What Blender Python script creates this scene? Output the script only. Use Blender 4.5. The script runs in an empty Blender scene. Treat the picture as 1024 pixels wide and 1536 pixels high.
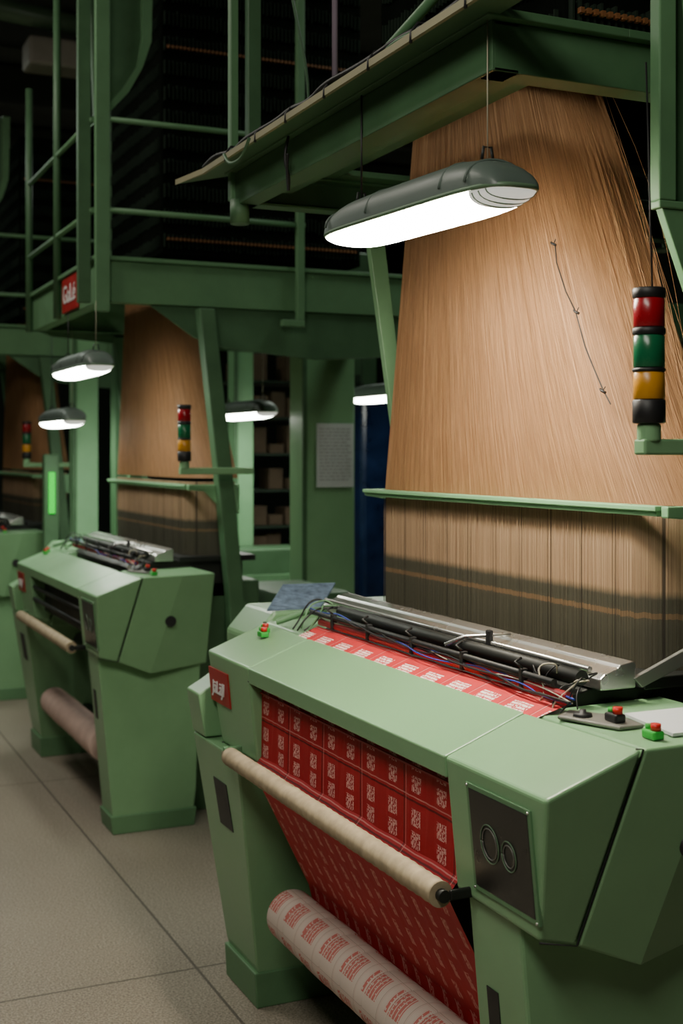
import bpy, math, random
from mathutils import Vector, Matrix
random.seed(7)
C = bpy.context.scene.collection

# ---------------------------------------------------------------- materials
def newmat(name):
    m = bpy.data.materials.new(name); m.use_nodes = True
    nt = m.node_tree
    return m, nt, nt.nodes["Principled BSDF"]
def mth(nt, op, a, b=None, c=None):
    n = nt.nodes.new("ShaderNodeMath"); n.operation = op
    for i, v in enumerate((a, b, c)):
        if v is None: continue
        if isinstance(v, (int, float)): n.inputs[i].default_value = v
        else: nt.links.new(v, n.inputs[i])
    return n.outputs[0]
def mixc(nt, f, a, b):
    n = nt.nodes.new("ShaderNodeMix"); n.data_type = 'RGBA'
    for i, v in ((0, f), (6, a), (7, b)):
        if isinstance(v, (int, float)): n.inputs[i].default_value = v
        elif isinstance(v, tuple): n.inputs[i].default_value = (*v[:3], 1)
        else: nt.links.new(v, n.inputs[i])
    return n.outputs[2]
def comb(nt, x, y, z=0.0):
    n = nt.nodes.new("ShaderNodeCombineXYZ")
    for i, v in enumerate((x, y, z)):
        if isinstance(v, (int, float)): n.inputs[i].default_value = v
        else: nt.links.new(v, n.inputs[i])
    return n.outputs[0]
def noise(nt, vec, scale, detail=2.0, rough=0.5):
    n = nt.nodes.new("ShaderNodeTexNoise"); n.inputs["Scale"].default_value = scale
    n.inputs["Detail"].default_value = detail; n.inputs["Roughness"].default_value = rough
    if vec is not None: nt.links.new(vec, n.inputs["Vector"])
    return n.outputs[0]
def bump(nt, b, h, strength, dist=0.002):
    n = nt.nodes.new("ShaderNodeBump"); n.inputs["Strength"].default_value = strength
    n.inputs["Distance"].default_value = dist
    nt.links.new(h, n.inputs["Height"]); nt.links.new(n.outputs[0], b.inputs["Normal"])
def geo_xyz(nt):
    g = nt.nodes.new("ShaderNodeNewGeometry"); s = nt.nodes.new("ShaderNodeSeparateXYZ")
    nt.links.new(g.outputs["Position"], s.inputs[0]); return g.outputs["Position"], s.outputs
def uv_xy(nt):
    g = nt.nodes.new("ShaderNodeUVMap"); s = nt.nodes.new("ShaderNodeSeparateXYZ")
    nt.links.new(g.outputs[0], s.inputs[0]); return g.outputs[0], s.outputs[0], s.outputs[1]
def paint(name, col, rough=0.45, metal=0.0, var=0.12, bmp=0.08, nscale=9.0, spec=0.5):
    m, nt, b = newmat(name)
    pos, _ = geo_xyz(nt)
    n = noise(nt, pos, nscale, 5, 0.6)
    dark = tuple(c*(1-var*2.2) for c in col); lite = tuple(min(1, c*(1+var)) for c in col)
    nt.links.new(mixc(nt, n, dark, lite), b.inputs["Base Color"])
    r = mth(nt, 'MULTIPLY_ADD', n, 0.25, rough-0.12); nt.links.new(r, b.inputs["Roughness"])
    b.inputs["Metallic"].default_value = metal
    b.inputs["Specular IOR Level"].default_value = spec
    if bmp: bump(nt, b, noise(nt, pos, 260, 2), bmp, 0.001)
    return m
def emis(name, col, strength, base=(0.8,0.8,0.8)):
    m, nt, b = newmat(name)
    b.inputs["Base Color"].default_value = (*base, 1)
    b.inputs["Emission Color"].default_value = (*col, 1)
    b.inputs["Emission Strength"].default_value = strength
    b.inputs["Roughness"].default_value = 0.3
    return m

GREEN = paint("green_enamel", (0.22, 0.42, 0.215), 0.34, var=0.06)
GREEN2 = paint("green_enamel_worn", (0.125, 0.27, 0.13), 0.48, var=0.13)
GREEN3 = paint("green_frame_paint", (0.072, 0.165, 0.077), 0.5, var=0.18)
LGREEN = paint("pale_green_paint", (0.22, 0.45, 0.235), 0.45, var=0.08)
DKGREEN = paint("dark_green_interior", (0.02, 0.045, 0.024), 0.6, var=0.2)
HOOKS = paint("dark_hooks", (0.022, 0.034, 0.024), 0.85, var=0.2, spec=.05)
HEADM = paint("matte_black_metal", (0.007, 0.009, 0.007), 0.9, var=0.2, spec=0.0)  # even near-black, rough and without specular
BLACK = paint("black_rubber", (0.012, 0.012, 0.013), 0.5)
DARK = paint("dark_machine_metal", (0.018, 0.02, 0.018), 0.5, metal=0.3)
STEEL = paint("brushed_steel", (0.74, 0.74, 0.71), 0.26, metal=0.93, var=0.02, bmp=0, nscale=2)
DSTEEL = paint("dull_steel", (0.25, 0.25, 0.23), 0.45, metal=0.6, var=0.1, bmp=0)
REDP = paint("red_plastic", (0.6, 0.02, 0.015), 0.35)
REDSIGN = paint("red_sign_plate", (0.42, 0.02, 0.02), 0.4)
GRNP = paint("green_plastic", (0.04, 0.45, 0.06), 0.35)
WHITEP = paint("white_lettering", (0.8, 0.8, 0.78), 0.5)
YELLOWM = paint("yellow_lens", (0.62, 0.28, 0.02), 0.3)
REDL = paint("red_lens", (0.34, 0.006, 0.015), 0.25)
GRNL = paint("green_lens", (0.01, 0.14, 0.055), 0.25)
BLUEW = paint("blue_cable", (0.03, 0.06, 0.42), 0.4)
REDW = paint("red_cable", (0.42, 0.015, 0.025), 0.4)
WHITEW = paint("beige_wire", (0.5, 0.45, 0.33), 0.5)
PAPER = paint("paper", (0.62, 0.65, 0.66), 0.7, var=0.04)
PAPER2 = paint("dim_paper", (0.60, 0.64, 0.62), 0.7, var=0.04)
PINKCLOTH = paint("plain_pinkish_cloth", (0.58, 0.42, 0.36), 0.8, var=0.15, nscale=14)
HOUSING = paint("lamp_housing_grey", (0.105, 0.14, 0.12), 0.45, var=0.1)
CLOTHROD = paint("wrapped_breast_roll", (0.46, 0.37, 0.24), 0.75, var=0.25, nscale=30)
WOOD = paint("tray_edge", (0.34, 0.32, 0.19), 0.6, var=0.15)
GLASS = paint("dark_window", (0.024, 0.024, 0.021), 0.3, var=0.2)
GREYTRIM = paint("grey_green_trim", (0.13, 0.22, 0.13), 0.4)
BLUE = paint("blue_plastic_wrap", (0.004, 0.014, 0.05), 0.3, var=0.45)
CARD = paint("cardboard", (0.13, 0.088, 0.054), 0.8, var=0.3)
BRASS = paint("brass_hooks", (0.22, 0.09, 0.03), 0.6)
WALLM = paint("dark_wall", (0.035, 0.048, 0.037), 0.8, var=0.3, nscale=1.5)
CEILM = paint("dark_ceiling", (0.12, 0.13, 0.12), 0.8, var=0.3, nscale=1.5)
PURPLE = paint("grey_purple_pipe", (0.32, 0.25, 0.32), 0.5)
DIFF2 = emis("lamp_diffuser_bright", (0.98, 1.0, 0.88), 30.0)
DEND = emis("lamp_cover_end", (1.0, 0.96, 0.86), 0.6, (0.5,0.53,0.5))
LED = emis("green_indicator_glow", (0.0, 1.0, 0.05), 0.9, (0.0,0.3,0.02))
def diff_mat():
    # prismatic cover: flanks glow stronger than the underside, raised to brighten the harness
    m, nt, b = newmat("lamp_diffuser")
    g = nt.nodes.new("ShaderNodeNewGeometry"); s = nt.nodes.new("ShaderNodeSeparateXYZ"); nt.links.new(g.outputs["Normal"], s.inputs[0])
    r = nt.nodes.new("ShaderNodeMapRange"); r.inputs[1].default_value = 0.15; r.inputs[2].default_value = 0.75
    r.inputs[3].default_value = 125.0; r.inputs[4].default_value = 95.0
    nt.links.new(mth(nt, 'ABSOLUTE', s.outputs[2]), r.inputs[0])
    nt.links.new(r.outputs[0], b.inputs["Emission Strength"])
    b.inputs["Emission Color"].default_value = (1.0, 0.90, 0.74, 1)
    b.inputs["Base Color"].default_value = (.8,.8,.8,1)
    return m
DIFF = diff_mat()

def floor_mat():
    m, nt, b = newmat("speckled_stone_tile")
    pos, s = geo_xyz(nt)
    base = mixc(nt, noise(nt, pos, 1.3, 4), (0.20, 0.17, 0.13), (0.33, 0.285, 0.22))
    sp = noise(nt, pos, 150, 2, 0.8)
    k = mth(nt, 'GREATER_THAN', sp, 0.55); k2 = mth(nt, 'LESS_THAN', sp, 0.43)
    c = mixc(nt, mth(nt, 'MULTIPLY', k, 0.5), base, (0.5, 0.45, 0.36))
    c = mixc(nt, mth(nt, 'MULTIPLY', k2, 0.55), c, (0.08, 0.068, 0.052))
    def line(o, off, w):
        f = mth(nt, 'FRACT', mth(nt, 'MULTIPLY_ADD', o, 1/w, 0.5-off/w+20))
        return mth(nt, 'LESS_THAN', mth(nt, 'ABSOLUTE', mth(nt, 'SUBTRACT', f, 0.5)), 0.0045/w)
    g = mth(nt, 'MAXIMUM', line(s[0], 1.19, 1.2), line(s[1], 3.69, 2.4))
    c = mixc(nt, mth(nt, 'MULTIPLY', g, 0.8), c, (0.05, 0.042, 0.033))
    nt.links.new(c, b.inputs["Base Color"]); b.inputs["Roughness"].default_value = 0.62
    h = mth(nt, 'SUBTRACT', sp, g); bump(nt, b, h, 0.25, 0.002)
    return m
FLOORM = floor_mat()

def label_mat(name, tu, tv, base, ink, rect, nl, vert=True, frame=None, fw=0.03, thr=0.42, off=0.0, k=9.0, fu=1.0, stag=0.0, gain=0.92, lineamt=0.35, pair=None):
    """woven label pattern: small rows of illegible lettering in repeated cells (UV in metres)"""
    m, nt, b = newmat(name)
    uv, u, v = uv_xy(nt)
    V = mth(nt, 'MULTIPLY_ADD', v, 1/tv, 50)
    U = mth(nt, 'MULTIPLY_ADD', u, 1/tu, 50+off)
    if stag: U = mth(nt, 'ADD', U, mth(nt, 'MULTIPLY', mth(nt, 'FLOOR', V), stag))
    cu = mth(nt, 'FRACT', U); cv = mth(nt, 'FRACT', V)
    def inside(o, a, c):
        return mth(nt, 'MULTIPLY', mth(nt, 'GREATER_THAN', o, a), mth(nt, 'LESS_THAN', o, c))
    blk = mth(nt, 'MULTIPLY', inside(cu, rect[0], rect[1]), inside(cv, rect[2], rect[3]))
    if pair: blk = mth(nt, 'MULTIPLY', blk, mth(nt, 'SUBTRACT', 1.0, inside(cv, pair[0], pair[1])))
    a, c2 = (cu, V) if vert else (cv, U)
    ln = mth(nt, 'FRACT', mth(nt, 'MULTIPLY', a, nl)); lm = mth(nt, 'GREATER_THAN', ln, 0.26)
    wn = nt.nodes.new("ShaderNodeTexWhiteNoise"); wn.noise_dimensions = '3D'
    nt.links.new(comb(nt, mth(nt, 'FLOOR', mth(nt, 'MULTIPLY', a, nl)), mth(nt, 'FLOOR', mth(nt, 'MULTIPLY', c2, k*2.2)),
        mth(nt, 'FLOOR', mth(nt, 'MULTIPLY', ln, 3.0))), wn.inputs["Vector"])
    tx = mth(nt, 'MULTIPLY', lm, mth(nt, 'GREATER_THAN', wn.outputs[0], thr))
    mask = mth(nt, 'MULTIPLY', blk, tx)
    c = base
    if frame:
        cu2 = mth(nt, 'FRACT', mth(nt, 'MULTIPLY', U, fu))
        e = mth(nt, 'MAXIMUM', mth(nt, 'LESS_THAN', cu2, fw*fu), mth(nt, 'LESS_THAN', cv, fw))
        c = mixc(nt, mth(nt, 'MULTIPLY', e, 0.85), c, frame)
        e2 = mth(nt, 'MAXIMUM', inside(cu2, 2.2*fw*fu, 2.8*fw*fu), inside(cv, 2.2*fw, 2.8*fw))
        c = mixc(nt, mth(nt, 'MULTIPLY', e2, lineamt), c, ink)
    fine = noise(nt, uv, 1200, 1)
    c = mixc(nt, mth(nt, 'MULTIPLY', fine, 0.25), c, tuple(x*0.4 for x in base))
    c = mixc(nt, mth(nt, 'MULTIPLY', mask, gain), c, ink)
    nt.links.new(c, b.inputs["Base Color"]); b.inputs["Roughness"].default_value = 0.65
    bump(nt, b, mth(nt, 'ADD', fine, mask), 0.3, 0.0008)
    return m
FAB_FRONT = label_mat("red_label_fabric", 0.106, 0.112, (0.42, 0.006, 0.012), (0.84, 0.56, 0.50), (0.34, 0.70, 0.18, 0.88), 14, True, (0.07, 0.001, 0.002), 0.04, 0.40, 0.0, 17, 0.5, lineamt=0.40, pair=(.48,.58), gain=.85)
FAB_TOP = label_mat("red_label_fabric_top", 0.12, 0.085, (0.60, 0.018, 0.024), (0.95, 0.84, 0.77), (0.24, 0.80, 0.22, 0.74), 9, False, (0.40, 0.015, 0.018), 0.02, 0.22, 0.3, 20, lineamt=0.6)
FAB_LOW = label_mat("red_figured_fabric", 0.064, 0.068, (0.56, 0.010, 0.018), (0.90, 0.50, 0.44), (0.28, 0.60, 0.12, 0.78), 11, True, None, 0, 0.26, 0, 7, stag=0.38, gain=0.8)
FAB_ROLL = label_mat("white_label_roll", 0.118, 0.11, (0.64, 0.54, 0.47), (0.52, 0.12, 0.10), (0.22, 0.84, 0.12, 0.72), 9, True, (0.42, 0.32, 0.26), 0.02, 0.14, 0.2, 18, lineamt=0.3)

def harness_mat(name, a, b2, heddle=False):
    m, nt, b = newmat(name)
    uv, u, v = uv_xy(nt)
    n = noise(nt, comb(nt, mth(nt, 'MULTIPLY', u, 620.0), mth(nt, 'MULTIPLY', v, 12.0)), 1.0, 2, 0.6)
    nm = noise(nt, comb(nt, mth(nt, 'MULTIPLY', u, 260.0), mth(nt, 'MULTIPLY', v, 5.0)), 1.0, 1, 0.5)
    n2 = noise(nt, comb(nt, mth(nt, 'MULTIPLY', u, 5.0), mth(nt, 'MULTIPLY', v, 3.0)), 1.0, 2)
    s_ = mth(nt, 'MULTIPLY_ADD', n, 0.65, mth(nt, 'MULTIPLY', nm, 0.35))
    r = nt.nodes.new("ShaderNodeMapRange"); r.inputs[1].default_value = 0.27; r.inputs[2].default_value = 0.70
    nt.links.new(s_, r.inputs[0])
    c = mixc(nt, r.outputs[0], a, b2)
    c = mixc(nt, mth(nt, 'MULTIPLY', n2, 0.12), c, tuple(x*0.5 for x in a))
    if heddle:
        pos, s = geo_xyz(nt); z = s[2]
        zz = mth(nt, 'MULTIPLY_ADD', noise(nt, comb(nt, mth(nt, 'MULTIPLY', u, 60.0), 0.0), 1.0, 2), 0.012, z)
        dm = nt.nodes.new("ShaderNodeMapRange"); dm.inputs[1].default_value = 1.285; dm.inputs[2].default_value = 1.266
        nt.links.new(zz, dm.inputs[0])
        c = mixc(nt, mth(nt, 'MULTIPLY', dm.outputs[0], 0.86), c, (0.024, 0.038, 0.027))
        o = mth(nt, 'MULTIPLY', mth(nt, 'LESS_THAN', zz, 1.238), mth(nt, 'GREATER_THAN', zz, 1.226))
        c = mixc(nt, mth(nt, 'MULTIPLY', o, 0.6), c, (0.26, 0.15, 0.07))
        gp = mth(nt, 'FRACT', mth(nt, 'MULTIPLY', u, 10.0))
        c = mixc(nt, mth(nt, 'MULTIPLY', mth(nt, 'LESS_THAN', gp, 0.05), 0.85), c, (0.02, 0.015, 0.01))
    nt.links.new(c, b.inputs["Base Color"]); b.inputs["Roughness"].default_value = 0.6
    bump(nt, b, n, 0.25, 0.002)
    return m
HARN = harness_mat("harness_cord", (0.215, 0.095, 0.034), (0.62, 0.36, 0.17))
HEDD = harness_mat("heddle_wires", (0.17, 0.10, 0.055), (0.56, 0.39, 0.235), True)

# ---------------------------------------------------------------- mesh helpers
def org(parent):
    return Vector(parent["_o"]) if parent is not None and "_o" in parent else Vector((0,0,0))
def mk(name, verts, faces, mat, parent=None, bevel=0.0, smooth=False, uvs=None, label=None, seg=2):
    o = org(parent)
    me = bpy.data.meshes.new(name)
    me.from_pydata([tuple(Vector(v)-o) for v in verts], [], faces)
    mats = mat if isinstance(mat, (list, tuple)) else [mat]
    for mm in mats: me.materials.append(mm)
    if uvs:
        l = me.uv_layers.new(name="UVMap")
        for p in me.polygons:
            for li in p.loop_indices: l.data[li].uv = uvs[me.loops[li].vertex_index]
    if not uvs:
        import bmesh
        bm = bmesh.new(); bm.from_mesh(me); bmesh.ops.recalc_face_normals(bm, faces=bm.faces); bm.to_mesh(me); bm.free()
    if smooth:
        for p in me.polygons: p.use_smooth = True
    ob = bpy.data.objects.new(name, me); C.objects.link(ob)
    if parent is not None:
        ob.parent = parent; ob["_o"] = list(o)
    if bevel:
        b = ob.modifiers.new("Bevel", 'BEVEL'); b.width = bevel; b.segments = seg; b.limit_method = 'ANGLE'; b.angle_limit = math.radians(20)
    if label: ob["label"] = label
    return ob
def thing(name, loc, label, category, group=None):
    e = bpy.data.objects.new(name, None); e.empty_display_size = 0.1; e.location = loc
    C.objects.link(e); e["_o"] = list(loc); e["label"] = label; e["category"] = category
    if group: e["group"] = group
    return e
class G:
    """geometry gatherer"""
    def __init__(s): s.v=[]; s.f=[]
    def box(s, x0,x1,y0,y1,z0,z1):
        b=len(s.v); s.v += [(x0,y0,z0),(x1,y0,z0),(x1,y1,z0),(x0,y1,z0),(x0,y0,z1),(x1,y0,z1),(x1,y1,z1),(x0,y1,z1)]
        s.f += [tuple(b+i for i in q) for q in ((0,3,2,1),(4,5,6,7),(0,1,5,4),(1,2,6,5),(2,3,7,6),(3,0,4,7))]; return s
    def prism(s, prof, y0, y1, axis='Y'):
        b=len(s.v); n=len(prof)
        for e,y in enumerate((y0,y1)):
            for (a,c) in prof:
                yy = y(c) if callable(y) else y
                s.v.append((a,yy,c) if axis=='Y' else ((yy,a,c) if axis=='X' else (a,c,yy)))
        s.f.append(tuple(b+i for i in range(n))); s.f.append(tuple(b+n+i for i in reversed(range(n))))
        for i in range(n): j=(i+1)%n; s.f.append((b+i,b+n+i,b+n+j,b+j))
        return s
    def tube(s, pts, r, seg=10, rr=None):
        pts=[Vector(p) for p in pts]; b=len(s.v); n=len(pts)
        up=None
        for i,p in enumerate(pts):
            t=(pts[min(i+1,n-1)]-pts[max(i-1,0)]).normalized()
            if up is None:
                up = Vector((0,0,1)) if abs(t.z)<0.9 else Vector((1,0,0))
            a=t.cross(up)
            if a.length<1e-4: a=t.cross(Vector((0.3,1,0.2)))
            a.normalize(); c=a.cross(t).normalized(); up=c
            ri = rr[i] if rr else r
            for k in range(seg):
                an=2*math.pi*k/seg; s.v.append(tuple(p+a*(ri*math.cos(an))+c*(ri*math.sin(an))))
        for i in range(n-1):
            for k in range(seg):
                k2=(k+1)%seg; s.f.append((b+i*seg+k,b+i*seg+k2,b+(i+1)*seg+k2,b+(i+1)*seg+k))
        s.f.append(tuple(b+k for k in reversed(range(seg)))); s.f.append(tuple(b+(n-1)*seg+k for k in range(seg)))
        return s
    def out(s, name, mat, parent=None, **k): return mk(name, s.v, s.f, mat, parent, **k)
def box(name, x0,x1,y0,y1,z0,z1, mat, parent=None, **k): return G().box(x0,x1,y0,y1,z0,z1).out(name, mat, parent, **k)
def tube(name, pts, r, mat, parent=None, seg=12, rr=None, **k):
    o = G().tube(pts, r, seg, rr).out(name, mat, parent, **k)
    for p in o.data.polygons:
        p.use_smooth = len(p.vertices)==4
    return o
def wiggle(a, b, n, amp, sag=0.0):
    a=Vector(a); b=Vector(b); out=[]
    for i in range(n+1):
        t=i/n; p=a.lerp(b,t)
        if 0<i<n: p += Vector((random.uniform(-amp,amp),random.uniform(-amp,amp),random.uniform(-amp,amp)))
        p.z -= sag*4*t*(1-t); out.append(p)
    for _ in range(2):
        q=[out[0]]
        for i in range(len(out)-1):
            q += [out[i].lerp(out[i+1],0.25), out[i].lerp(out[i+1],0.75)]
        q.append(out[-1]); out=q
    return out
def text(body, loc, size, mat, parent, axes='-X', name="lettering", sx=1.0, bold=0.0):
    cu = bpy.data.curves.new("t",'FONT'); cu.body=body; cu.size=size; cu.extrude=0.001; cu.offset=bold; cu.align_x='CENTER'; cu.align_y='CENTER'
    t = bpy.data.objects.new("t",cu); C.objects.link(t)
    dg = bpy.context.evaluated_depsgraph_get(); dg.update()
    me = bpy.data.meshes.new_from_object(t.evaluated_get(dg)); bpy.data.objects.remove(t)
    if axes=='-X': M = Matrix(((0,0,-1),(-1,0,0),(0,1,0)))
    else: M = Matrix(((1,0,0),(0,0,-1),(0,1,0)))
    o = org(parent)
    for v in me.vertices: v.co = M @ Vector((v.co.x*sx, v.co.y, v.co.z)) + Vector(loc) - o
    me.materials.clear(); me.materials.append(mat); me.name=name
    ob = bpy.data.objects.new(name, me); C.objects.link(ob)
    if parent is not None: ob.parent = parent; ob["_o"]=list(o)
    return ob
def dup(root, off, label=None):
    def rec(o, parent):
        c = o.copy(); C.objects.link(c)
        if parent is not None: c.parent = parent
        for ch in list(o.children): rec(ch, c)
        return c
    c = rec(root, None); c.location = Vector(root.location)+Vector(off)
    if "_o" in c: c["_o"]=list(c.location)
    if label: c["label"]=label
    return c

# ---------------------------------------------------------------- room
def room():
    def st(o): o["kind"]="structure"; return o
    st(box("floor", -4, 9, -2, 18, -0.1, 0, FLOORM))
    st(box("ceiling", -4, 9, -2, 18, 4.9, 5.0, CEILM))
    st(box("wall_back", -4, 9, 18, 18.1, 0, 4.9, WALLM))
    st(box("wall_right", 9, 9.1, -2, 18, 0, 4.9, WALLM))
    st(box("wall_left", -4.1, -4, -2, 18, 0, 4.9, WALLM))
    st(box("wall_front", -4, 9, -2.1, -2, 0, 4.9, WALLM))
room()

# ---------------------------------------------------------------- loom
MY = 5.243
XE = 1.66
def end_housing(parent, mirror):
    f = (lambda y: MY-y) if mirror else (lambda y: y)
    yi = 2.087
    a0=(1.16,f(yi),.996); a1=(1.16,f(1.748),.996); T=(1.335,f(yi),1.064); B=(1.345,f(1.735),1.066)
    b0=(1.185,f(yi),.745); b1=(1.185,f(1.805),.742); b2=(1.262,f(1.811),.72); bb=(1.262,f(yi),.72)
    v=[a0,a1,T,B,b0,b1,b2,bb]
    mk("hood_end_cap", v, [(0,1,5,4),(0,2,3,1),(1,3,6,5),(4,5,6,7),(0,4,7,2),(2,7,6,3)], GREEN, parent, bevel=0.007, seg=3)
    B2=(1.348,f(1.732),1.066); c3=(1.51,f(1.724),1.07); c4=(XE,f(1.762),1.07); U=(XE,f(yi),1.07); T2=(1.348,f(yi),1.064)
    d2=(1.266,f(1.808),.72); d3=(1.40,f(1.815),.66); d4=(XE,f(1.875),.68); d5=(XE,f(yi),.68); d6=(1.266,f(yi),.70)
    v=[B2,c3,c4,U,T2,d2,d3,d4,d5,d6]
    mk("side_panel", v, [(0,4,3,2,1),(0,1,6,5),(1,2,7,6),(2,3,8,7),(3,4,9,8),(4,0,5,9),(5,6,7,8,9)], GREEN, parent, bevel=0.006, seg=3)
    tube("panel_seam", [(1.335,f(1.742),1.066),(1.346,f(1.735),1.066),(1.264,f(1.811),.720),(1.185,f(1.805),.740)], 0.002, BLACK, parent, seg=6)

def build_loom():
    L = thing("jacquard_loom", (1.6, 2.62, 0), "pale green steel jacquard loom weaving red label fabric, cream breast roll", "loom", "green jacquard looms along the aisle")
    end_housing(L, False); end_housing(L, True)
    G().prism([(1.16,.996),(1.335,1.064),(1.335,1.048),(1.185,.988),(1.18,.955),(1.162,.955)], 2.087, MY-2.087).out("hood_cover", GREEN, L, bevel=0.003)
    fl = lambda z: 1.135+(.868-z)*(1.2557-1.135)/(.868-.12)
    yn = lambda z: 3.205+.165*max(0,1-z/.868)
    yf = lambda z: 3.60+.02*(z/.868)
    G().prism([(fl(.738),.738),(1.2557,.12),(1.262,.10),(1.262,.0),(1.59,.0),(1.62,.12),(1.62,.93),(1.275,.93),(1.275,.738)], yn, yf).out("leg", GREEN, L, bevel=0.005)
    G().prism([(1.135,.868),(fl(.738),.742),(1.30,.742),(1.30,.93),(1.24,.93),(1.175,.89)], 3.505, 3.62).out("leg_shoulder", GREEN, L, bevel=0.005)
    G().prism([(1.20,.74),(1.255,.15),(1.27,.0),(1.60,.0),(1.62,.15),(XE-.02,.70),(1.28,.715)],1.89,2.07).out("leg", GREEN, L, bevel=0.006)
    G().prism([(1.256,.0),(1.250,.10),(1.62,.10),(1.60,.0)],3.345,3.606).out("foot_plinth", GREEN2, L, bevel=0.004)
    G().prism([(1.262,.0),(1.252,.075),(1.62,.075),(1.61,.0)],1.882,2.075).out("foot_plinth", GREEN2, L, bevel=0.004)
    def onleg(y0,y1,z0,z1,fx,name,mat,t=.004):
        G().prism([(fx(z1)-t,z1),(fx(z0)-t,z0),(fx(z0)+.004,z0),(fx(z1)+.004,z1)],y0,y1).out(name,mat,L)
    onleg(3.365,3.475,.50,.635,fl,"leg_slot",BLACK,.002)
    fn = lambda z: 1.20+(.74-z)*.055/.59
    onleg(1.985,2.025,.46,.58,fn,"leg_slot",BLACK,.002)
    G().prism([(1.37,.35),(1.35,1.0),(1.42,1.078),(1.95,1.078),(1.95,.35)],3.63,3.88).out("drive_housing", GREEN, L, bevel=0.01)
    G().prism([(1.64,.0),(1.62,.66),(1.64,1.0),(1.98,1.0),(1.98,.0)],2.09,3.58).out("machine_body", GREEN3, L, bevel=0.008)
    G().prism([(1.40,.93),(1.40,1.06),(1.44,1.085),(1.50,1.10),(1.9,1.10),(1.9,.93)],2.09,3.25).out("weaving_bed", DARK, L, bevel=0.004)
    tube("cross_shaft", [(1.42,2.08,.62),(1.42,3.2,.62)], .03, DARK, L)
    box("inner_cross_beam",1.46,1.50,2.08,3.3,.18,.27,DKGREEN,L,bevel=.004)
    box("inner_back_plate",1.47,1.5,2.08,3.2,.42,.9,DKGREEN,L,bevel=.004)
    fx = lambda z: 1.16+(.996-z)*.025/.251
    def pane(y0,y1,z0,z1,t0,name,mat,par=L):
        return G().prism([(fx(z1)-t0,z1),(fx(z0)-t0,z0),(fx(z0)+.003,z0),(fx(z1)+.003,z1)],y0,y1).out(name,mat,par,bevel=.0012)
    pane(1.795,2.008,.770,.968,.0045,"window_frame",GREEN2)
    pane(1.804,1.999,.780,.959,.0055,"window_pane",GLASS)
    for yc,zc,r in ((1.935,.872,.030),(1.872,.868,.023)):
        for q in (0,.006):
            pts=[(fx(zc+(r-q)*1.15*math.sin(a))-.0068,yc+(r-q)*math.cos(a),zc+(r-q)*1.15*math.sin(a)) for a in [i*math.pi/16 for i in range(33)]]
            tube("gauge_ring",pts,.0012,GREYTRIM if q==0 else DSTEEL,L,seg=6)
    for y,z in ((1.80,.963),(2.003,.963),(1.80,.775),(2.003,.775)):
        tube("screw_head",[(fx(z)-.007,y,z),(fx(z)-.003,y,z)],.0025,STEEL,L,seg=8)
    n=150; pts=[(1.128,2.045+i*(1.165/n),.754) for i in range(n+1)]
    tube("breast_roller", pts, .022, CLOTHROD, L, seg=20, rr=[.0228+(.0014 if i%4<2 else 0)+random.uniform(0,.0012) for i in range(n+1)])
    tube("roller_pin", [(1.128,2.030,.754),(1.128,2.045,.754)], .012, DARK, L)
    tube("roller_pin", [(1.128,3.21,.754),(1.128,3.25,.754)], .010, WOOD, L)
    box("roller_bracket",1.140,1.20,2.030,2.040,.744,.764,DARK,L,bevel=.004)
    box("roller_bracket",1.118,1.17,3.225,3.240,.735,.775,GREEN2,L,bevel=.004)
    s = pane(3.325,3.488,.855,.952,.0045,"logo_plate",REDSIGN)
    text("JäLäJI", (fx(.9)-.007,3.405,.899), .050, WHITEP, s, name="lettering", sx=0.98, bold=.0004)
    tube("knob",[(1.17,3.165,.965),(1.185,3.165,.945)],.010,BLACK,L)
    tube("access_cap",[(1.47,1.755,.88),(1.47,1.80,.88)],.022,BLACK,L,seg=24)
    # rods above fabric
    tube("temple_rod", [(1.392,2.07,1.120),(1.392,3.27,1.120)], .007, BLACK, L)
    tube("red_guide_tube", [(1.398,2.03,1.098),(1.398,3.22,1.098)], .010, REDW, L)
    tube("cloth_support_tube", [(1.450,2.06,1.126),(1.450,3.2,1.126)], .015, DARK, L, seg=24)
    G().prism([(1.484,1.100),(1.482,1.122),(1.494,1.132),(1.526,1.142),(1.530,1.148),(1.562,1.154),(1.568,1.148),(1.568,1.10)],2.045,3.40).out("chrome_batten", STEEL, L, bevel=.003)
    tube("chrome_rail",[(1.483,2.08,1.138),(1.483,3.38,1.138)],.006,STEEL,L)
    for y in (2.18,2.42,2.66,2.9,3.12):
        c=box("rod_clamp",1.384,1.400,y-.006,y+.006,1.09,1.131,BLACK,L,bevel=.002)
        tube("clamp_lever",[(1.39,y,1.131),(1.378,y+.01,1.143),(1.395,y+.012,1.150)],.003,BLACK,c,seg=6)
    for mat,nn,a,z,r in ((BLACK,"black_cable",.007,1.134,.0026),(BLUEW,"blue_cable",.010,1.139,.0022),(BLUEW,"blue_cable",.010,1.132,.0015),(WHITEW,"thin_wire",.011,1.132,.0014),(BLACK,"black_cable",.012,1.134,.0018)):
        tube(nn, wiggle((1.385+random.uniform(-.01,.015),2.0,z-.04),(1.395,3.3,z-.01),15,a), r, mat, L, seg=6)
    for k in range(7):
        y=2.02+random.uniform(0,.14)
        tube("loose_wire", wiggle((1.36+random.uniform(0,.08),y,1.07),(1.43+random.uniform(-.03,.07),y+random.uniform(-.05,.1),1.13),4,.025,-.02), .0017, random.choice((BLACK,WHITEW,BLACK)), L, seg=6)
    for k in range(5):
        y=3.2+random.uniform(0,.12)
        tube("loose_wire", wiggle((1.33+random.uniform(0,.05),y,1.075),(1.45,y+random.uniform(-.05,.06),1.14),4,.02,-.03), .0026, random.choice((BLACK,GREEN2)), L, seg=6)
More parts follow.
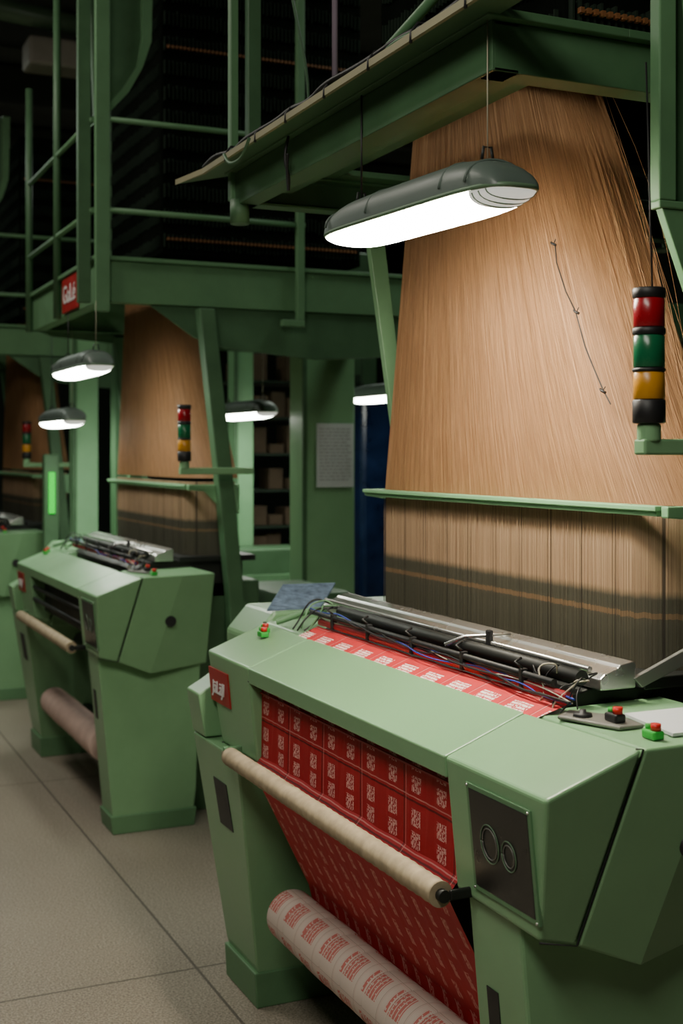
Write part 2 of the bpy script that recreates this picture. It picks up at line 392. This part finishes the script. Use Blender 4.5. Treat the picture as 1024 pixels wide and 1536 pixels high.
    box("sensor_head",1.472,1.486,2.449,2.463,1.13,1.168,BLACK,L,bevel=.003)
    tube("sensor_arm",[(1.40,2.52,1.13),(1.44,2.50,1.150),(1.49,2.46,1.155),(1.53,2.45,1.155)],.005,STEEL,L,seg=8)
    G().prism([(1.345,1.99),(1.39,1.86),(1.445,1.86),(1.455,1.94),(1.40,2.03)],1.068,1.075,'Z').out("control_plate", DSTEEL, L, bevel=.003)
    def button(x,y,z,n="push_button"):
        b=box(n,x-.012,x+.012,y-.018,y+.018,z,z+.016,BLACK if z>1.07 else GRNP,L,bevel=.004)
        tube("red_cap",[(x,y-.008,z+.016),(x,y-.008,z+.028)],.009,REDP,b,seg=14)
        tube("green_cap",[(x,y+.012,z+.016),(x,y+.012,z+.024)],.006,GRNP,b,seg=14)
    button(1.41,1.90,1.075); button(1.405,1.785,1.068)
    button(1.28,3.36,1.045); button(1.30,3.40,1.05)
    tube("selector_dial",[(1.385,1.965,1.075),(1.385,1.965,1.081),(1.385,1.965,1.082),(1.385,1.965,1.088)],.016,BLACK,L,seg=20,rr=[.018,.017,.007,.006])
    tube("hand_lever", wiggle((1.45,3.3,1.12),(1.32,3.36,1.085),3,.01), .009, GREEN2, L, seg=10)
    G().box(1.622,1.648,2.05,3.40,1.438,1.449).box(1.615,1.65,2.045,3.41,1.4485,1.459).out("harness_guard_bar", LGREEN, L, bevel=.002)
    G().prism([(1.625,1.459),(1.86,1.459),(1.86,1.33),(1.76,1.37),(1.70,1.43),(1.625,1.436)],2.018,2.04).out("guard_bracket", LGREEN, L, bevel=.003)
    G().prism([(1.625,1.459),(1.85,1.459),(1.85,1.40),(1.625,1.44)],3.40,3.42).out("guard_bracket", LGREEN, L, bevel=.003)
    sx,sy=1.395,1.783
    st=G().tube([(sx,sy,1.617),(sx,sy,1.585)],.021,16).box(sx-.021,sx+.30,sy-.016,sy+.016,1.562,1.590).out("signal_tower", GREEN, L, bevel=.004, label="red green amber stacked signal tower on bracket")
    for a,b,m,n in ((1.617,1.658,BLACK,"tower_base"),(1.658,1.706,YELLOWM,"amber_lens"),(1.706,1.713,BLACK,"black_ring"),(1.713,1.770,GRNL,"green_lens"),(1.770,1.783,BLACK,"black_ring"),(1.783,1.834,REDL,"red_lens"),(1.834,1.852,BLACK,"top_cap")):
        r=.0285 if m==BLACK else .027
        tube(n,[(sx,sy,a),(sx,sy,a+.002),(sx,sy,b-.002),(sx,sy,b)],r,m,st,seg=28,rr=[r-.002,r,r,r-.002])
    return L
def build_harness(L):
    def Y0(t): return 2.07+(2.61-2.07)*(t**0.85)
    def Y1(t): return 3.335+(3.12-3.335)*t
    def XB(t): return 1.87-(.04)*t
    SA=.72
    def P(s,t,off=0.0):
        z=1.455+(2.64-1.455)*t
        y1,y0,xb=Y1(t),Y0(t),XB(t); rc=(y1-y0)*.20; D=xb-1.655
        if s<SA: return (1.655-off, y1+(y0+rc-y1)*(s/SA), z)
        th=(s-SA)/(1-SA)*math.pi/2; c=math.cos(th); sn=math.sin(th)
        return (1.655+D*(1-c)-off*c, y0+rc-rc*sn-off*sn, z)
    v=[];f=[];uv=[]; nz=14; nu=60
    for i in range(nz+1):
        for j in range(nu+1):
            t=i/nz; s=j/nu; v.append(P(s,t)); uv.append((s*1.2, t))
    for i in range(nz):
        for j in range(nu):
            a=i*(nu+1)+j; f.append((a,a+1,a+nu+2,a+nu+1))
    def strand(pts,r,u,dv=.15):
        b=len(v)
        for k,p in enumerate(pts):
            for q in range(3):
                an=2*math.pi*q/3; v.append((p[0]+r*math.cos(an),p[1]+r*math.sin(an),p[2])); uv.append((u,k*dv))
        for k in range(len(pts)-1):
            for q in range(3):
                q2=(q+1)%3; f.append((b+3*k+q,b+3*k+q2,b+3*k+3+q2,b+3*k+3+q))
    N=720
    for i in range(N):
        s=(i+random.uniform(.1,.9))/N; s2=min(1,max(0,s+random.uniform(-.002,.002))); o=random.uniform(.001,.005)
        dr=random.uniform(0,.05) if (s>.80 and random.random()<.2) else 0
        pts=[]
        for k in range(8):
            t=k/7; pts.append(P(s+(s2-s)*t,t,o+dr*4*t*(1-t)*.6))
        strand(pts,.0005,random.random()*3)
    # stray threads along the near edge
    for i in range(22):
        s=random.uniform(.86,1.0); ex=random.uniform(.02,.07); t0=random.uniform(.0,.25)
        pts=[]
        for k in range(9):
            t=t0+(1-t0)*k/8; w=math.sin(math.pi*k/8)**1.3*ex; p=P(s,t,.004); pts.append((p[0]+w*.25,p[1]-w,p[2]))
        strand(pts,.0005,random.random()*3)
    h=mk("harness_cords", v,f,HARN,L,uvs=uv,smooth=True,label="fanned tan harness cords"); h["kind"]="stuff"
    v=[];f=[];uv=[]
    nz=6
    def H(s,z,off=0):
        D=.2; rc=.12
        if s<.85: return (1.655-off, 3.335+(2.07+rc-3.335)*(s/.85), z)
        th=(s-.85)/.15*math.pi/2; c=math.cos(th); sn=math.sin(th)
        return (1.655+D*(1-c)-off*c, 2.07+rc-rc*sn-off*sn, z)
    for i in range(nz+1):
        for j in range(nu+1):
            s=j/nu; v.append(H(s,1.11+(1.44-1.11)*i/nz)); uv.append((s*1.1,i/nz*.08))
    for i in range(nz):
        for j in range(nu):
            a=i*(nu+1)+j; f.append((a,a+1,a+nu+2,a+nu+1))
    M_=360
    for i in range(M_):
        s=(i+random.uniform(.2,.8))/M_; o=random.uniform(.002,.010)
        strand([H(s,1.44,o),H(s,1.27,o),H(s,1.11,o)],.0006,s*1.1,.02)
    h=mk("heddles", v,f,HEDD,L,uvs=uv,smooth=True,label="tan and dark heddle wires"); h["kind"]="stuff"
    G().box(1.60,1.95,2.06,3.34,1.09,1.115).out("comber_board", DARK, L, bevel=.003)

loom = build_loom(); build_harness(loom)
OFF2=(.03,3.23,0); OFF3=(-.05,6.3,0)
loom2 = dup(loom, OFF2, "pale green steel jacquard loom with dark rods in its front opening")
loom3 = dup(loom, OFF3, "pale green steel jacquard loom at the far end of the aisle")
for Lx_ in (loom2,loom3):
    for ch in Lx_.children:
        if ch.name.startswith("signal_tower"): ch.location=(.155,.05,-.085)
        if ch.name.startswith("harness_guard") or ch.name.startswith("guard_bracket"): ch.location=(0,0,-.03)
    o=Vector(Lx_.location)-Vector((1.6,2.62,0))
    G().prism([(1.66+o.x,2.19),(1.73+o.x,2.19),(1.81+o.x,1.5),(1.87+o.x,.9),(1.87+o.x,.0),(1.80+o.x,.0),(1.80+o.x,.9),(1.74+o.x,1.5)],1.97+o.y,2.04+o.y).out("support_column", GREEN3, Lx_, bevel=.006)
    G().prism([(1.66+o.x,2.19),(1.73+o.x,2.19),(1.81+o.x,1.5),(1.87+o.x,.9),(1.80+o.x,.9),(1.74+o.x,1.5)],3.43+o.y,3.50+o.y).out("support_column", GREEN3, Lx_, bevel=.006)

G().prism([(1.56,1.12),(1.58,1.10),(1.92,1.22),(1.92,1.26)],2.04,2.052).out("steel_arm", DSTEEL, loom, bevel=.002)

dx,dy=OFF2[0],OFF2[1]
box("front_guard_plate",1.235+dx,1.25+dx,2.1+dy,3.15+dy,.78,.97,DARK,loom2,bevel=.004)
for z in (.90,.84): tube("guard_rod",[(1.185+dx,2.09+dy,z),(1.185+dx,3.15+dy,z)],.010,DARK,loom2)

# ---- fabric (held in the loom) and rolls
def fabric():
    rows=[((1.398,1.084),2.03,3.24),((1.315,1.052),2.05,3.24),((1.22,1.0),2.09,3.16),((1.20,.965),2.095,3.155),((1.198,.76),2.095,3.155),((1.17,.728),2.095,3.155),((1.335,.40),2.10,3.155),((1.352,.33),2.10,3.155)]
    v=[];uv=[];f=[];mi=[]; acc=0; nu=30
    for i,((x,z),a,b) in enumerate(rows):
        if i: acc += math.dist((x,z),rows[i-1][0])
        for j in range(nu+1):
            s=j/nu; y=a+(b-a)*s; w=.0015*math.sin(y*37+i*2.1)
            v.append((x+w,y,z+w*.6)); uv.append((-y,-acc+.012))
    for i in range(len(rows)-1):
        for j in range(nu):
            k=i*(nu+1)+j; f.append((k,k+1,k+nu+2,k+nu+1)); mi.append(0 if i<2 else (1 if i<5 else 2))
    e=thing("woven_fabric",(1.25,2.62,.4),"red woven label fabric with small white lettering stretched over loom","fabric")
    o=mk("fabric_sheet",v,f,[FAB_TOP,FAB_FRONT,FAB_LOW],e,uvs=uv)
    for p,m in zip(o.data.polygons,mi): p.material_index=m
    box("woven_stripe",1.192,1.197,2.10,3.15,.928,.932,REDW,e)
fabric()
def roll():
    e=thing("fabric_roll",(1.29,2.64,.25),"cream fabric roll printed with red label blocks under loom","fabric roll","fabric rolls under the looms")
    v=[];uv=[];f=[]; seg=40
    r0=.070
    n=9; y0,y1=2.10,3.17; w=(y1-y0)/n
    prof=[(y1,.02),(y1,r0-.006)]
    for i in range(n):
        a=y1-i*w; rr=r0+random.uniform(-.002,.002)
        prof += [(a-.003,rr-.001),(a-.008,rr),(a-w+.006,rr),(a-w+.001,rr-.004)]
    prof.append((y0,.02))
    for (y,r) in prof:
        for k in range(seg+1):
            an=2*math.pi*k/seg; v.append((1.285+r*math.cos(an),y,.322+r*math.sin(an))); uv.append((-y,an*.07))
    m=len(prof)
    for i in range(m-1):
        for k in range(seg):
            a=i*(seg+1)+k; f.append((a,a+1,a+seg+2,a+seg+1))
    mk("rolled_cloth",v,f,FAB_ROLL,e,uvs=uv,smooth=True)
    tube("roll_core",[(1.285,2.07,.322),(1.285,3.2,.322)],.02,DARK,e)
    return e
r1=roll()
for off,lb in ((OFF2,"plain pinkish fabric roll under loom with dark rods"),(OFF3,"plain pinkish fabric roll under distant loom")):
    r_=dup(r1,off,lb)
    for ch in r_.children:
        if ch.name.startswith("rolled_cloth"):
            ch.data=ch.data.copy(); ch.data.materials[0]=PINKCLOTH

# ---------------------------------------------------------------- gantries
def gantry(off, rails, label, near=False, htop=4.3):
    ox,oy=off[0],off[1]
    g=thing("jacquard_gantry",(1.9+ox,2.78+oy,2.25),label,"gantry","green steel gantries above the looms")
    X0,X1,YA,YB=1.24+ox,2.8+ox,2.05+oy,3.5+oy
    zb = 2.285 if near else 2.205
    BM = GREEN3 if near else GREEN2
    def chanY(x,y0,y1,z0,z1,name="side_beam",mat=BM,d=1):
        t=.008;w=.06*d
        pr=[(x,z0),(x+w,z0),(x+w,z0+t),(x+t*d,z0+t),(x+t*d,z1-t),(x+w,z1-t),(x+w,z1),(x,z1)]
        return G().prism(pr,y0,y1).out(name,mat,g,bevel=.002)
    def chanX(y,x0,x1,z0,z1,name="end_beam",d=1,mat=BM):
        t=.008;w=.06*d
        pr=[(y,z0),(y+w,z0),(y+w,z0+t),(y+t*d,z0+t),(y+t*d,z1-t),(y+w,z1-t),(y+w,z1),(y,z1)]
        return G().prism(pr,x0,x1,'X').out(name,mat,g,bevel=.002)
    chanY(X0,YA,YB,zb,2.38); chanY(X1,YA,YB,2.25,2.38,d=-1)
    chanY(X0+.10,YA+.06,YB-.06,2.325,2.378,"inner_beam",GREEN3)
    chanX(YA,X0+.005,X1-.005,zb,2.38); chanX(YB,X0+.005,X1-.005,zb,2.38,d=-1)
    box("walkway_plate",X0-.02,X0+.30,YA-.02,YB+.02,2.381,2.398,BM,g,bevel=.002)
    box("walkway_plate",X0+.3,X1,YA-.02,YA+.12,2.381,2.398,BM,g,bevel=.002)
    box("walkway_plate",X0+.3,X1,YB-.12,YB+.02,2.381,2.398,BM,g,bevel=.002)
    s = 1.50 if not near else 1.95
    G().prism([(s-.03+ox,zb-.001),(s+.17+ox,2.07),(s+.30+ox,2.03),(s+.75+ox,1.99),(2.72+ox,2.02),(2.8+ox,zb-.001)],YA+.02,YA+.035,'Y').out("haunch_plate",GREEN3 if not near else DKGREEN,g,bevel=.002)
    if not near: G().prism([(1.27+ox,zb-.001),(1.33+ox,2.18),(1.7+ox,2.15),(2.6+ox,2.13),(2.7+ox,zb-.001)],YB-.04,YB-.025,'Y').out("haunch_plate",GREEN3,g,bevel=.002)
    h=G().box(1.60+ox,2.6+ox,2.34+oy,3.26+oy,2.47,htop).out("jacquard_head",HEADM,g,bevel=.01,label="dark jacquard head full of hooks")
    q=G()
    for r in range(int((htop-2.55)/.112)):
        z=2.50+r*.112
        for i in range(52):
            x=1.61+ox+i*.019; jz=random.uniform(-.006,.006); q.box(x,x+.006,2.322+oy,2.338+oy,z+jz,z+.062+jz)
        for i in range(45):
            y=2.36+oy+i*.0195; jz=random.uniform(-.006,.006); q.box(1.588+ox,1.599+ox,y,y+.004,z+jz,z+.05+jz)
    o=q.out("hook_rows",HOOKS,h); o["kind"]="stuff"
    for zz in (2.53,3.40):
        q=G()
        for i in range(50):
            x=1.62+ox+i*.019; q.box(x,x+.010,2.305+oy,2.318+oy,zz,zz+.012)
        o=q.out("brass_hook_row",BRASS,h); o["kind"]="stuff"
    if not near:
        for x,z0 in ((2.145,2.16),):
            box("post",x-.018+ox,x+.018+ox,YA-.05,YA-.02,z0,3.9,GREEN2,g,bevel=.003)
            box("post_foot",x-.09+ox,x+.018+ox,YA-.05,YA-.02,z0-.03,z0,GREEN2,g,bevel=.003)
    if rails:
        box("post",X0-.020,X0+.040,YA-.045,YA-.015,2.16,3.95,GREEN2,g,bevel=.003)
        box("post",X0-.08,X0-.025,YA+.02,YA+.05,2.2,3.95,GREEN3,g,bevel=.003)
        for y in (YB-.72,YB-.02): tube("post",[(X0-.02,y,2.2),(X0-.02,y,3.47 if y>YB-.1 else 3.9)],.018,GREEN3,g)
        for z in (2.588,2.97):
            tube("rail",[(X0-.02,YA,z),(X0-.02,YB,z)],.012,GREEN2,g)
            tube("rail",[(X0,YA-.03,z),(X0+.93,YA-.03,z)],.012,GREEN2,g)
        G().prism([(X0-.03,3.75),(X0+.24,3.75),(X0+.23,3.34),(X0+.19,3.22),(X0+.13,3.12),(X0+.06,3.04),(X0+.0,2.99)],YA+.06,YA+.10).out("curved_bracket",GREEN3,g,bevel=.01)
        G().prism([(X0+.20,3.75),(X0+.25,3.75),(X0+.24,3.34),(X0+.20,3.22),(X0+.14,3.11),(X0+.07,3.03),(X0+.0,2.97),(X0+.0,2.995),(X0+.055,3.05),(X0+.12,3.13),(X0+.18,3.23),(X0+.20,3.35)],YA+.03,YA+.13).out("bracket_flange",GREEN2,g)
    return g
g1=gantry((0,0),False,"green channel-steel gantry carrying jacquard head, cable tray along edge",True)
g2=gantry(OFF2,True,"green steel gantry with tubular handrails and dark jacquard head")
g3=gantry(OFF3,True,"green steel gantry with handrails further down the aisle",htop=3.7)
s=box("sign_plate",1.24+dx-.012,1.24+dx-.002,5.62,5.94,2.215,2.375,REDSIGN,g2,bevel=.004,label="red plate with white lettering")
text("GaLé",(1.24+dx-.014,5.78,2.292),.115,WHITEP,s,sx=1.05,bold=.001)

box("post",1.225,1.25,3.48,3.505,2.30,3.9,GREEN2,g1,bevel=.003)
box("post",1.265,1.305,3.44,3.47,2.40,3.9,GREEN3,g1,bevel=.003)
tube("post_foot",[(1.25,3.47,2.23),(1.25,3.47,2.30)],.028,GREEN3,g1,seg=16)
G().prism([(1.14,3.72),(1.17,3.55),(1.17,1.75),(1.245,1.75),(1.245,3.55)],2.385,2.397,'Z').out("cable_tray",GREEN3,g1)
G().prism([(1.135,3.73),(1.162,3.55),(1.162,1.75),(1.171,1.75),(1.171,3.55)],2.384,2.400,'Z').out("tray_edge",WOOD,g1)
for i,m in enumerate((BLACK,GREEN3,BLACK,DARK,GREEN2,BLACK)):
    tube("tray_cable", wiggle((1.178+.012*i,1.75,2.412),(1.178+.011*i,3.58,2.412),16,.011), .0068, m, g1, seg=6)
for k in range(7):
    y=2.0+k*.22+random.uniform(-.03,.03)
    tube("cable_tie",[(1.162,y,2.378),(1.163,y,2.40),(1.178,y,2.42),(1.235,y,2.422),(1.25,y,2.40)],.0035,BLACK,g1,seg=6)
tube("hanging_cable", wiggle((1.22,3.02,2.38),(1.22,3.02,2.24),3,.012)+wiggle((1.22,3.02,2.24),(1.21,3.0,2.33),2,.01), .004, BLACK, g1, seg=6)
tube("hanging_cable", wiggle((1.15,3.32,2.39),(1.15,3.12,2.39),4,.006,.05), .005, GREEN3, g1, seg=6)
tube("hanging_cable", wiggle((1.30,3.35,3.4),(1.42,3.36,2.5),6,.02), .004, GREEN3, g1, seg=6)
tube("diagonal_brace",[(1.28,2.95,2.40),(1.45,2.2,2.75)],.013,GREEN2,g1)
tube("conduit",[(1.32,2.95,2.40),(1.32,2.95,3.6)],.008,PURPLE,g1)
G().prism([(1.655,2.284),(1.71,2.284),(1.865,1.10),(1.83,1.10)],3.47,3.495).out("diagonal_brace",GREEN,g1,bevel=.002)
box("upright_channel",1.535,1.575,1.93,1.96,2.045,3.4,GREEN2,g1,bevel=.003)
box("upright_channel",1.575,1.75,1.95,1.965,2.045,3.4,GREEN3,g1,bevel=.003)
box("upright_foot",1.535,1.75,1.93,1.96,2.03,2.045,GREEN2,g1,bevel=.003)
tube("hose",wiggle((1.66,1.90,3.2),(1.60,1.90,2.5),3,.008)+wiggle((1.588,1.90,2.45),(1.64,1.90,2.06),3,.008),.022,GREEN2,g1)
G().prism([(1.545,2.03),(1.60,2.03),(1.76,1.66),(1.70,1.66)],1.935,1.955).out("diagonal_brace",GREEN2,g1,bevel=.002)
tube("tower_cord",[(1.402,1.783,1.852),(1.402,1.80,2.25)],.0018,BLACK,g1,seg=5)
box("support_column",2.25,2.33,2.0,2.08,0,2.25,GREEN3,g1,bevel=.004)
cp=[(1.640,2.44,2.045),(1.638,2.425,2.00),(1.639,2.385,1.93),(1.640,2.35,1.88),(1.638,2.32,1.80),(1.640,2.285,1.75),(1.642,2.255,1.70),(1.644,2.225,1.67)]
hc=thing("knotted_cord",(1.638,2.33,1.67),"thin black knotted cord hanging across tan harness cords","cord")
gg=G().tube([Vector(p)+Vector((0,random.uniform(-.006,.006),0)) for p in cp],.0016,5)
gg.out("cord_strand",BLACK,hc)
for p in (cp[0],cp[3],cp[6]):
    tube("knot",[(p[0],p[1]+.010,p[2]+.004),(p[0]-.004,p[1],p[2]),(p[0],p[1]-.009,p[2]-.005)],.003,BLACK,hc,seg=6)
    tube("knot_tail",[(p[0],p[1],p[2]),(p[0]-.003,p[1]-.012,p[2]+.008)],.0012,BLACK,hc,seg=5)

# ---------------------------------------------------------------- lamps
def lamp(loc, length, label, diff, tilt=0.0, chain=0.3, hw=.068, hh=.070, dh=.036, cut=-.86):
    e=thing("hanging_lamp",loc,label,"lamp","fluorescent lamps over the looms")
    cx,cy,cz=loc
    def shell(up,h,grow=0.0,r0=-1,r1=1):
        v=[];f=[]; n=26; m=16
        for i in range(n+1):
            s=-1+2*i/n; s=math.sin(s*math.pi/2); s=min(max(s,r0),r1)
            y=cy+s*length/2; endf=max(0.0,1-abs(s)**8)**0.5; endh=max(0.0,1-abs(s)**6)**0.6
            for k in range(m+1):
                a=math.pi*k/m; c=math.cos(a); sn=math.sin(a)
                pw=abs(c)**0.75*(1 if c>=0 else -1)
                x=cx+(hw+grow)*pw*(0.55+.45*endf); z=cz+up*(h*(max(0,sn)**0.7)*endh)+tilt*s
                v.append((x,y,z))
        for i in range(n):
            for k in range(m):
                a=i*(m+1)+k; f.append((a,a+1,a+m+2,a+m+1))
        return v,f
    v,f=shell(1,hh); mk("lamp_housing",v,f,HOUSING,e,smooth=True)
    v,f=shell(-1,dh,-.006,cut,.95); mk("lamp_diffuser",v,f,diff,e,smooth=True)
    v,f=shell(-1,dh,-.006,-1,cut); ce=mk("cover_end",v,f,DEND,e,smooth=True,label="clear ribbed cover end")
    if cut>-.85:
        for s in (-.83,-.88,-.93):
            y=cy+s*length/2; eh=max(0,1-abs(s)**6)**.6; ef=.55+.45*max(0,1-abs(s)**8)**.5
            tube("cover_rib",[(cx+(hw-.005)*ef*math.cos(a), y, cz+tilt*s-dh*1.04*eh*math.sin(a)**.7) for a in [math.pi*(i+.5)/11 for i in range(11)]],.0016,GREYTRIM,ce,seg=5)
    pts=[]
    for i in range(49):
        a=2*math.pi*i/48; c,sn=math.cos(a),math.sin(a)
        y=cy+(abs(sn)**.35*(1 if sn>=0 else -1))*(length/2+.006); x=cx+(abs(c)**.6*(1 if c>=0 else -1))*(hw+.003)
        pts.append((x,y,cz+tilt*(y-cy)/(length/2)))
    tube("housing_rim",pts,.005,GREYTRIM,e,seg=6)
    for s in (-.80,-.55,.3,.85):
        y=cy+s*length/2; z=cz+tilt*s; eh=max(0,1-abs(s)**6)**.6
        tube("housing_rib",[(cx+hw*1.01*math.cos(a)*1.0, y, z+hh*1.03*eh*math.sin(a)**.7) for a in [math.pi*(i+.5)/13 for i in range(13)]],.003,HOUSING,e,seg=6)
    for s in (-.72,.72):
        y=cy+s*length/2
        c=tube("suspension_chain",[(cx,y,cz+hh+tilt*s),(cx,y,cz+chain)],.0022 if s>0 else .0012,BLACK if s>0 else WHITEW,e,seg=6)
        tube("chain_hook",[(cx-.012,y,cz+hh-.003+tilt*s),(cx-.008,y,cz+hh+.02+tilt*s),(cx+.008,y,cz+hh+.02+tilt*s),(cx+.012,y,cz+hh-.003+tilt*s)],.003,DARK,c,seg=6)
    return e
L1=lamp((1.235,2.335,2.060),.77,"grey fluorescent lamp with clear cover hanging before harness",DIFF,tilt=.012,chain=.322,cut=-.80)
lamp((1.25,5.50,1.930),.74,"bright fluorescent lamp hanging above second loom",DIFF2,chain=.27)
lamp((1.47,6.95,1.74),.72,"small bright fluorescent lamp over far loom",DIFF2,chain=.50)
lamp((2.46,6.75,1.79),.80,"bright fluorescent lamp between green columns",DIFF2,chain=.5)
lamp((3.14,6.35,1.885),.80,"bright fluorescent lamp beside blue wrapped stack",DIFF2,chain=.35)

# ---------------------------------------------------------------- background things
def column(x0,x1,y0,y1,h,label,mat=GREEN2):
    c=thing("steel_column",((x0+x1)/2,(y0+y1)/2,0),label,"column")
    box("column_shaft",x0,x1,y0,y1,.02,h,mat,c,bevel=.01)
    box("base_plate",x0-.03,x1+.03,y0-.03,y1+.03,0,.02,GREEN3,c,bevel=.003)
    box("corner_trim",x0-.01,x0+.012,y0-.012,y0,.02,h,GREEN3,c)
    return c
column(2.51,2.80,6.0,6.2,2.24,"square green steel column with a printed notice taped on",GREEN)
nt_=thing("paper_notice",(2.68,5.98,1.39),"white printed paper notice taped on green column","notice")
box("sheet",2.575,2.785,5.985,5.988,1.39,1.72,PAPER2,nt_)
g=G()
for i in range(16):
    z=1.69-i*.0175
    x=2.59
    while x<2.75:
        w=random.uniform(.01,.035); g.box(x,min(x+w,2.77),5.983,5.985,z,z+.003); x+=w+.008
o=g.out("print",DSTEEL,nt_); o["kind"]="stuff"
column(2.62,2.74,7.35,7.5,2.6,"pale green steel column beside yarn rack",LGREEN)
column(1.79,1.97,7.0,7.15,2.20,"dark green steel column between looms",GREEN3)
column(1.71,1.86,7.72,7.86,2.3,"pale green steel column lit by lamp",LGREEN)
column(3.75,4.0,8.2,8.45,3.0,"dark green steel column at the rear",GREEN3)
column(2.9,3.15,3.3,3.5,2.9,"dark green steel column behind the near loom",GREEN3)
bm=thing("overhead_beam",(4.0,6.1,2.3),"long green overhead steel beam on columns","beam")
box("beam_web",2.45,6.5,6.0,6.2,2.25,2.45,GREEN3,bm,bevel=.01)
for (x0,x1,y0,y1,z1) in ((2.35,2.95,7.0,7.3,1.0),(2.05,2.45,5.3,5.9,.93)):
    mc=thing("yarn_cabinet",((x0+x1)/2,(y0+y1)/2,0),"low green metal machine cabinet behind loom","cabinet")
    G().prism([(x0,.0),(x0,z1-.1),(x0+.06,z1),(x1,z1),(x1,.0)],y0,y1).out("cabinet_body",GREEN3,mc,bevel=.01)
    box("cabinet_door",x0+.05,x1-.05,y0-.01,y0,.1,z1-.15,GREEN2,mc,bevel=.004)
rk=thing("yarn_rack",(3.2,8.0,0),"dark steel rack stacked with boxes","rack")
for x in (2.78,3.66):
    for y in (7.82,8.16): box("rack_post",x,x+.03,y,y+.03,0,2.1,DKGREEN,rk)
for i in range(8):
    z=.35+i*.24
    box("rack_shelf",2.78,3.69,7.82,8.19,z,z+.015,DKGREEN,rk)
cb=None
for i in range(8):
    z=.366+i*.24; x=2.82
    while x<3.53:
        w=.11
        if random.random()<.85:
            if cb is None:
                cb=mk("yarn_box",[(a,b,c) for a in (0,w-.01) for b in (0,.2) for c in (0,.15)],[(0,1,3,2),(4,6,7,5),(0,4,5,1),(2,3,7,6),(0,2,6,4),(1,5,7,3)],CARD,bevel=.004)
                cb["label"]="small brown cardboard box on steel rack"; cb["category"]="box"; cb["group"]="yarn boxes on rack"; o=cb
            else:
                o=cb.copy(); C.objects.link(o)
            o.location=(x,7.87+random.uniform(0,.05),z)
            o.scale=(1,1,random.uniform(.4,1.25))
        x+=w+random.uniform(0,.02)
bl=thing("wrapped_stack",(3.5,7.3,0),"tall blue plastic wrapped pallet stack","stack")
box("plastic_wrap",3.36,3.75,7.1,7.5,.12,1.95,BLUE,bl,bevel=.03)
box("pallet",3.33,3.78,7.08,7.52,0,.12,CARD,bl,bevel=.005)
ind=thing("indicator_post",(1.57,7.75,0),"slim green control post with glowing green strip light","indicator light")
box("post_body",1.53,1.62,7.73,7.79,0,1.56,GREEN3,ind,bevel=.008)
box("strip_light",1.558,1.592,7.715,7.73,1.20,1.45,LED,ind)
tb=thing("plastic_sleeve",(1.45,3.72,1.09),"clear bluish plastic sleeve of papers leaning on loom","sleeve")
SLV=paint("blue_white_print",(0.22,0.30,0.42),0.15,var=.5,nscale=40)
mk("sleeve_sheet",[(1.40,3.64,1.080),(1.58,3.64,1.080),(1.72,3.84,1.13),(1.54,3.86,1.13),(1.40,3.64,1.085),(1.58,3.64,1.085),(1.72,3.84,1.136),(1.54,3.86,1.136)],[(0,1,2,3),(4,5,6,7),(0,1,5,4),(1,2,6,5),(2,3,7,6),(3,0,4,7)],SLV,tb)
pp=thing("paper_stack",(1.56,1.79,1.07),"white paper sheets lying on green loom end","paper")
G().prism([(1.440,1.775),(1.62,1.775),(1.63,1.95),(1.468,1.95)],1.0705,1.076,'Z').out("sheet",PAPER,pp)
DUCT=paint("duct_grey",(.34,.31,.26),.6)
dc=thing("ceiling_duct",(1.9,8.1,4.0),"beige overhead duct with pipe under ceiling","duct")
box("duct_box",1.5,2.3,8.05,8.3,4.02,4.20,DUCT,dc,bevel=.02)
box("duct_hanger",1.9,1.94,8.15,8.2,4.2,4.9,DUCT,dc)
tube("duct_pipe",[(.9,8.0,4.35),(3.4,8.6,4.35)],.07,GREYTRIM,dc)
for y in (9.5,11,13,15):
    bx=thing("roof_beam",(2,y,4.6),"dark roof truss beam spanning the hall","beam","roof beams")
    box("beam_web",-3.9,8.9,y,y+.12,4.55,4.85,CEILM,bx)

# ---------------------------------------------------------------- lighting
def area(loc,rot,sx,sy,power,col):
    l=bpy.data.lights.new("unseen_overhead_light",'AREA'); l.shape='RECTANGLE'; l.size=sx; l.size_y=sy; l.energy=power; l.color=col
    o=bpy.data.objects.new("unseen_overhead_light",l); o.location=loc; o.rotation_euler=rot; C.objects.link(o); return o
area((-.6,.5,3.5),(math.radians(14),math.radians(-20),0),.7,1.8,58,(1,.96,.84))  # unseen fill, set on the camera side and tilted to brighten the near loom
area((-.3,5.2,4.3),(0,math.radians(-2),0),.6,2.4,58,(1,.94,.82))
area((0.2,10.5,4.3),(0,0,0),.5,2.4,45,(.9,1,.88))
area((4.4,9.0,4.2),(0,0,0),.5,2.4,45,(.9,1,.88))
area((3.6,4.4,4.2),(0,0,0),.4,1.6,20,(.9,1,.88))
w=bpy.data.worlds.new("World"); bpy.context.scene.world=w; w.use_nodes=True
w.node_tree.nodes["Background"].inputs[0].default_value=(.5,.6,.5,1)
w.node_tree.nodes["Background"].inputs[1].default_value=.02

# ---------------------------------------------------------------- camera
cd=bpy.data.cameras.new("camera"); cam=bpy.data.objects.new("camera",cd); C.objects.link(cam)
cam.location=(0,0,1.565); cam.rotation_euler=(math.radians(90),0,math.radians(-24.4))
cd.sensor_fit='VERTICAL'; cd.sensor_height=36; cd.lens=1900/1536*36; cd.shift_y=-88/1536
cd.clip_start=.05
cd.dof.use_dof=True; cd.dof.focus_distance=2.7; cd.dof.aperture_fstop=4.0
bpy.context.scene.camera=cam
for o in bpy.data.objects:
    if "_o" in o: del o["_o"]
